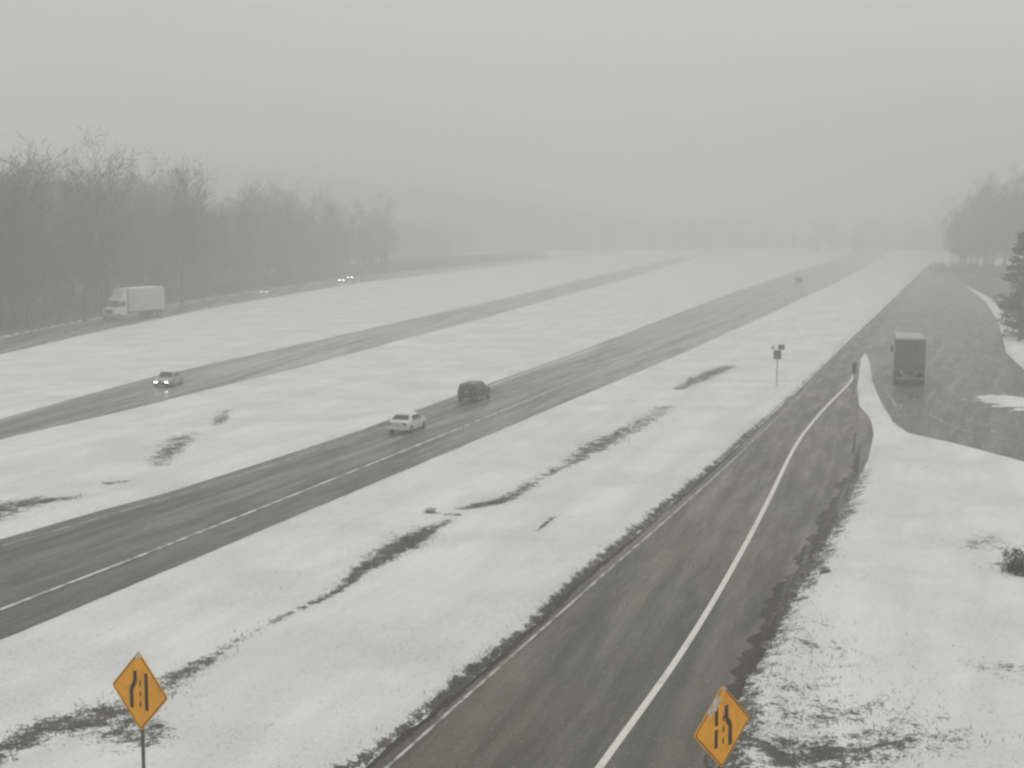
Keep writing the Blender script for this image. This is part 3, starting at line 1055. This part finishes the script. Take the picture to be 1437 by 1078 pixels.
def deep_wood():
    r = random.Random(19)
    mb = MB()
    for k in range(1300):
        p, d = along(edge, r.uniform(0, total))
        q0 = p + Vector((-d.y, d.x)) * r.uniform(38, 75)
        u, v = project(q0.x, q0.y, 6)
        if not -60 < u < 800:
            continue
        H = r.uniform(8, 17)
        for i in range(60):
            t = r.random()
            w = 3.0 * math.sin(math.pi * min(1, .3 + .7 * (1 - t))) + .3
            a = r.uniform(0, 6.28)
            q = Vector((q0.x + math.cos(a) * w * r.random(), q0.y + math.sin(a) * w * r.random(), H * t * .92))
            dd = Vector((math.cos(a) * .5, math.sin(a) * .5, r.uniform(.3, 1.2))).normalized()
            sd = perp(dd, r) * r.uniform(.05, .12)
            mb.add([q - sd, q + sd, q + dd * r.uniform(.9, 2.2)], [(0, 1, 2)])
    return mb.build('deep_wood', M_TWIG)
tag(deep_wood(), 'tangled depth of the leafless wood behind its front trees on the left', 'wood', kind='stuff')

def far_wood():
    r = random.Random(9)
    mb = MB()
    for i in range(200):
        px = r.uniform(560, 1300)
        depth = r.uniform(740, 900)
        x = (px - 718.5) / FPX * depth
        H = r.uniform(13, 21)
        mb.tube((x, depth, -.3), (x, depth, H * .8), .25, .06, 5, False)
        for k in range(170):
            t = r.random() ** .8
            z = H * (.2 + .8 * t)
            w = 4.2 * math.sin(math.pi * min(1, .15 + .85 * (1 - t))) + .4
            a = r.uniform(0, 6.28)
            q = Vector((x + math.cos(a) * w * r.random(), depth + math.sin(a) * w * r.random(), z))
            d = Vector((math.cos(a) * .7, math.sin(a) * .7, r.uniform(.2, 1))).normalized()
            s = perp(d, r) * .10
            e = q + d * r.uniform(.8, 2.0)
            mb.add([q - s, q + s, e], [(0, 1, 2)])
    return mb.build('distant_wood', M_TWIG)
tag(far_wood(), 'distant wood across the horizon, almost swallowed by the fog', 'wood', kind='stuff')

def ridge():
    # long wooded ridge behind the far carriageway: the slope, then the bare wood on it
    nx, ny = 120, 24
    def h(px, t):
        top = 38 * float(np.interp(px, [100, 300, 450, 600, 760, 900, 1050, 1225, 1290, 1360, 1440, 1600], [1.35, 1.35, 1.25, 1.05, .75, .42, .14, .0, .18, .48, .85, 1.1]))
        n = float(fbm(np.array([px * .011]), np.array([t * 1.5]), 61, 3)[0])
        return top * math.sin(math.pi / 2 * min(1, t * 1.25)) * (.8 + .4 * n) - .6
    vs, fs = [], []
    def P(px, t):
        dep = 760 + 200 * t + max(0, min(px, 1150) - 650) * .3 - max(0, px - 1150) * .75
        return ((px - 718.5) / FPX * dep, dep, h(px, t))
    for i in range(nx + 1):
        for j in range(ny + 1):
            vs.append(P(-150 + 1850 * i / nx, j / ny))
    for i in range(nx):
        for j in range(ny):
            a = i * (ny + 1) + j
            fs.append((a, a + ny + 1, a + ny + 2, a + 1))
    o = mesh_obj('hill', vs, fs, M_LITTER, None, True)
    tag(o, kind='structure')
    r = random.Random(31)
    mb = MB()
    for k in range(3200):
        px, t = r.uniform(-100, 1560), r.random() ** 1.3
        p = Vector(P(px, t))
        H = r.uniform(7, 15) * float(np.interp(px, [700, 1100, 1250, 1400], [1, .5, .5, 1]))
        for i in range(36):
            u = r.random()
            w = 2.9 * math.sin(math.pi * min(1, .2 + .8 * (1 - u))) + .3
            a = r.uniform(0, 6.28)
            q = p + Vector((math.cos(a) * w * r.random(), math.sin(a) * w * r.random(), H * (.08 + .88 * u)))
            d = Vector((math.cos(a) * .5, math.sin(a) * .5, r.uniform(.4, 1.2))).normalized()
            s = perp(d, r) * r.uniform(.05, .13)
            mb.add([q - s, q + s, q + d * r.uniform(.9, 2.4)], [(0, 1, 2)])
    tag(mb.build('ridge_wood', M_TWIG), 'leafless wood on the low ridges behind the roads, faint in the fog', 'wood', kind='stuff')
M_LITTER = plain('leaf_litter', (.042, .037, .032), .9, .3, .05, 0, .1)
ridge()

# ------------------------------------------------------------------ dead grass and weeds in the bare strips
def grass():
    pts = []
    for b in BARE:
        Q = [(*G(p[0], p[1]), p[2], p[3]) for p in b]
        if len(Q) == 1:
            Q = Q * 2
        for a, c in zip(Q[:-1], Q[1:]):
            L = math.hypot(c[0] - a[0], c[1] - a[1]) + .3
            for k in range(int(L * (a[2] + c[2]) * 55 * max(a[3], c[3]) ** 2)):
                t = tr.random()
                w = a[2] + (c[2] - a[2]) * t
                pts.append((a[0] + (c[0] - a[0]) * t + tr.gauss(0, w * .7), a[1] + (c[1] - a[1]) * t + tr.gauss(0, w * .7)))
    X = np.array([p[0] for p in pts])
    Y = np.array([p[1] for p in pts])
    Z, B, D = ground_fields(X, Y)
    keep = (D > .1) & (fbm(X * .9, Y * .9, 51, 3) > .40)
    return [(x, y, z) for x, y, z, k in zip(X, Y, Z, keep) if k]
o = brush('dead_grass', grass(), .04, .24, .006, .016, M_GRASS, .55, 4)
tag(o, 'dead brown grass and weeds poking through the snow in the ditches and verges', 'grass', kind='stuff')

def clump(px, py, n, h, w, name, label, cat, mat=M_GRASS, seed=1):
    x, y = at(px, py)
    r = random.Random(seed)
    spots = []
    g = gz(x, y)
    root = tag(empty(name, (x, y, g)), label, cat)
    for i in range(n):
        a, q = r.uniform(0, 6.28), w * math.sqrt(r.random())
        spots.append((math.cos(a) * q, math.sin(a) * q, 0))
    o = brush('stems', spots, h * .4, h, .008, .02, mat, .5, seed)
    o.parent = root
    tw = MB()
    for i in range(n * 2):
        a, q = r.uniform(0, 6.28), w * math.sqrt(r.random())
        c = Vector((math.cos(a) * q, math.sin(a) * q, h * r.uniform(.25, .9)))
        d = Vector((r.gauss(0, 1), r.gauss(0, 1), r.gauss(.3, .5))).normalized()
        s = perp(d, r) * .018
        tw.add([c - s, c + s, c + d * h * .3], [(0, 1, 2)])
    tw.build('foliage', mat, root)
    return root
clump(1436, 806, 260, .9, .8, 'shrub', 'low dark shrub in the snow at the right edge of the photo', 'shrub', M_BRUSH, 5)
clump(604, 722, 60, .22, .26, 'weed_clump', 'small dark weed clump standing alone left of the ditch weeds', 'weed clump', M_GRASS, 6)
clump(1158, 810, 40, .25, .2, 'weed_clump', 'dark weed tuft in the snow just off the right edge of the ramp', 'weed clump', M_GRASS, 8)

# ------------------------------------------------------------------ snow fog
def haze():
    k = bpy.data.materials.new('snow_fog')
    k.use_nodes = True
    t = k.node_tree
    t.nodes.clear()
    v = t.nodes.new('ShaderNodeVolumePrincipled')
    v.inputs['Color'].default_value = (.985, .985, .98, 1)
    v.inputs['Density'].default_value = HAZE_DENSITY
    v.inputs['Anisotropy'].default_value = 0.0
    o = t.nodes.new('ShaderNodeOutputMaterial')
    t.links.new(v.outputs[0], o.inputs['Volume'])
    h = MB().box((0, 0, 27.5), (3800, 3800, 58)).build('haze', k)
    tag(h, kind='stuff')
haze()
print('trees', nl, nr_)
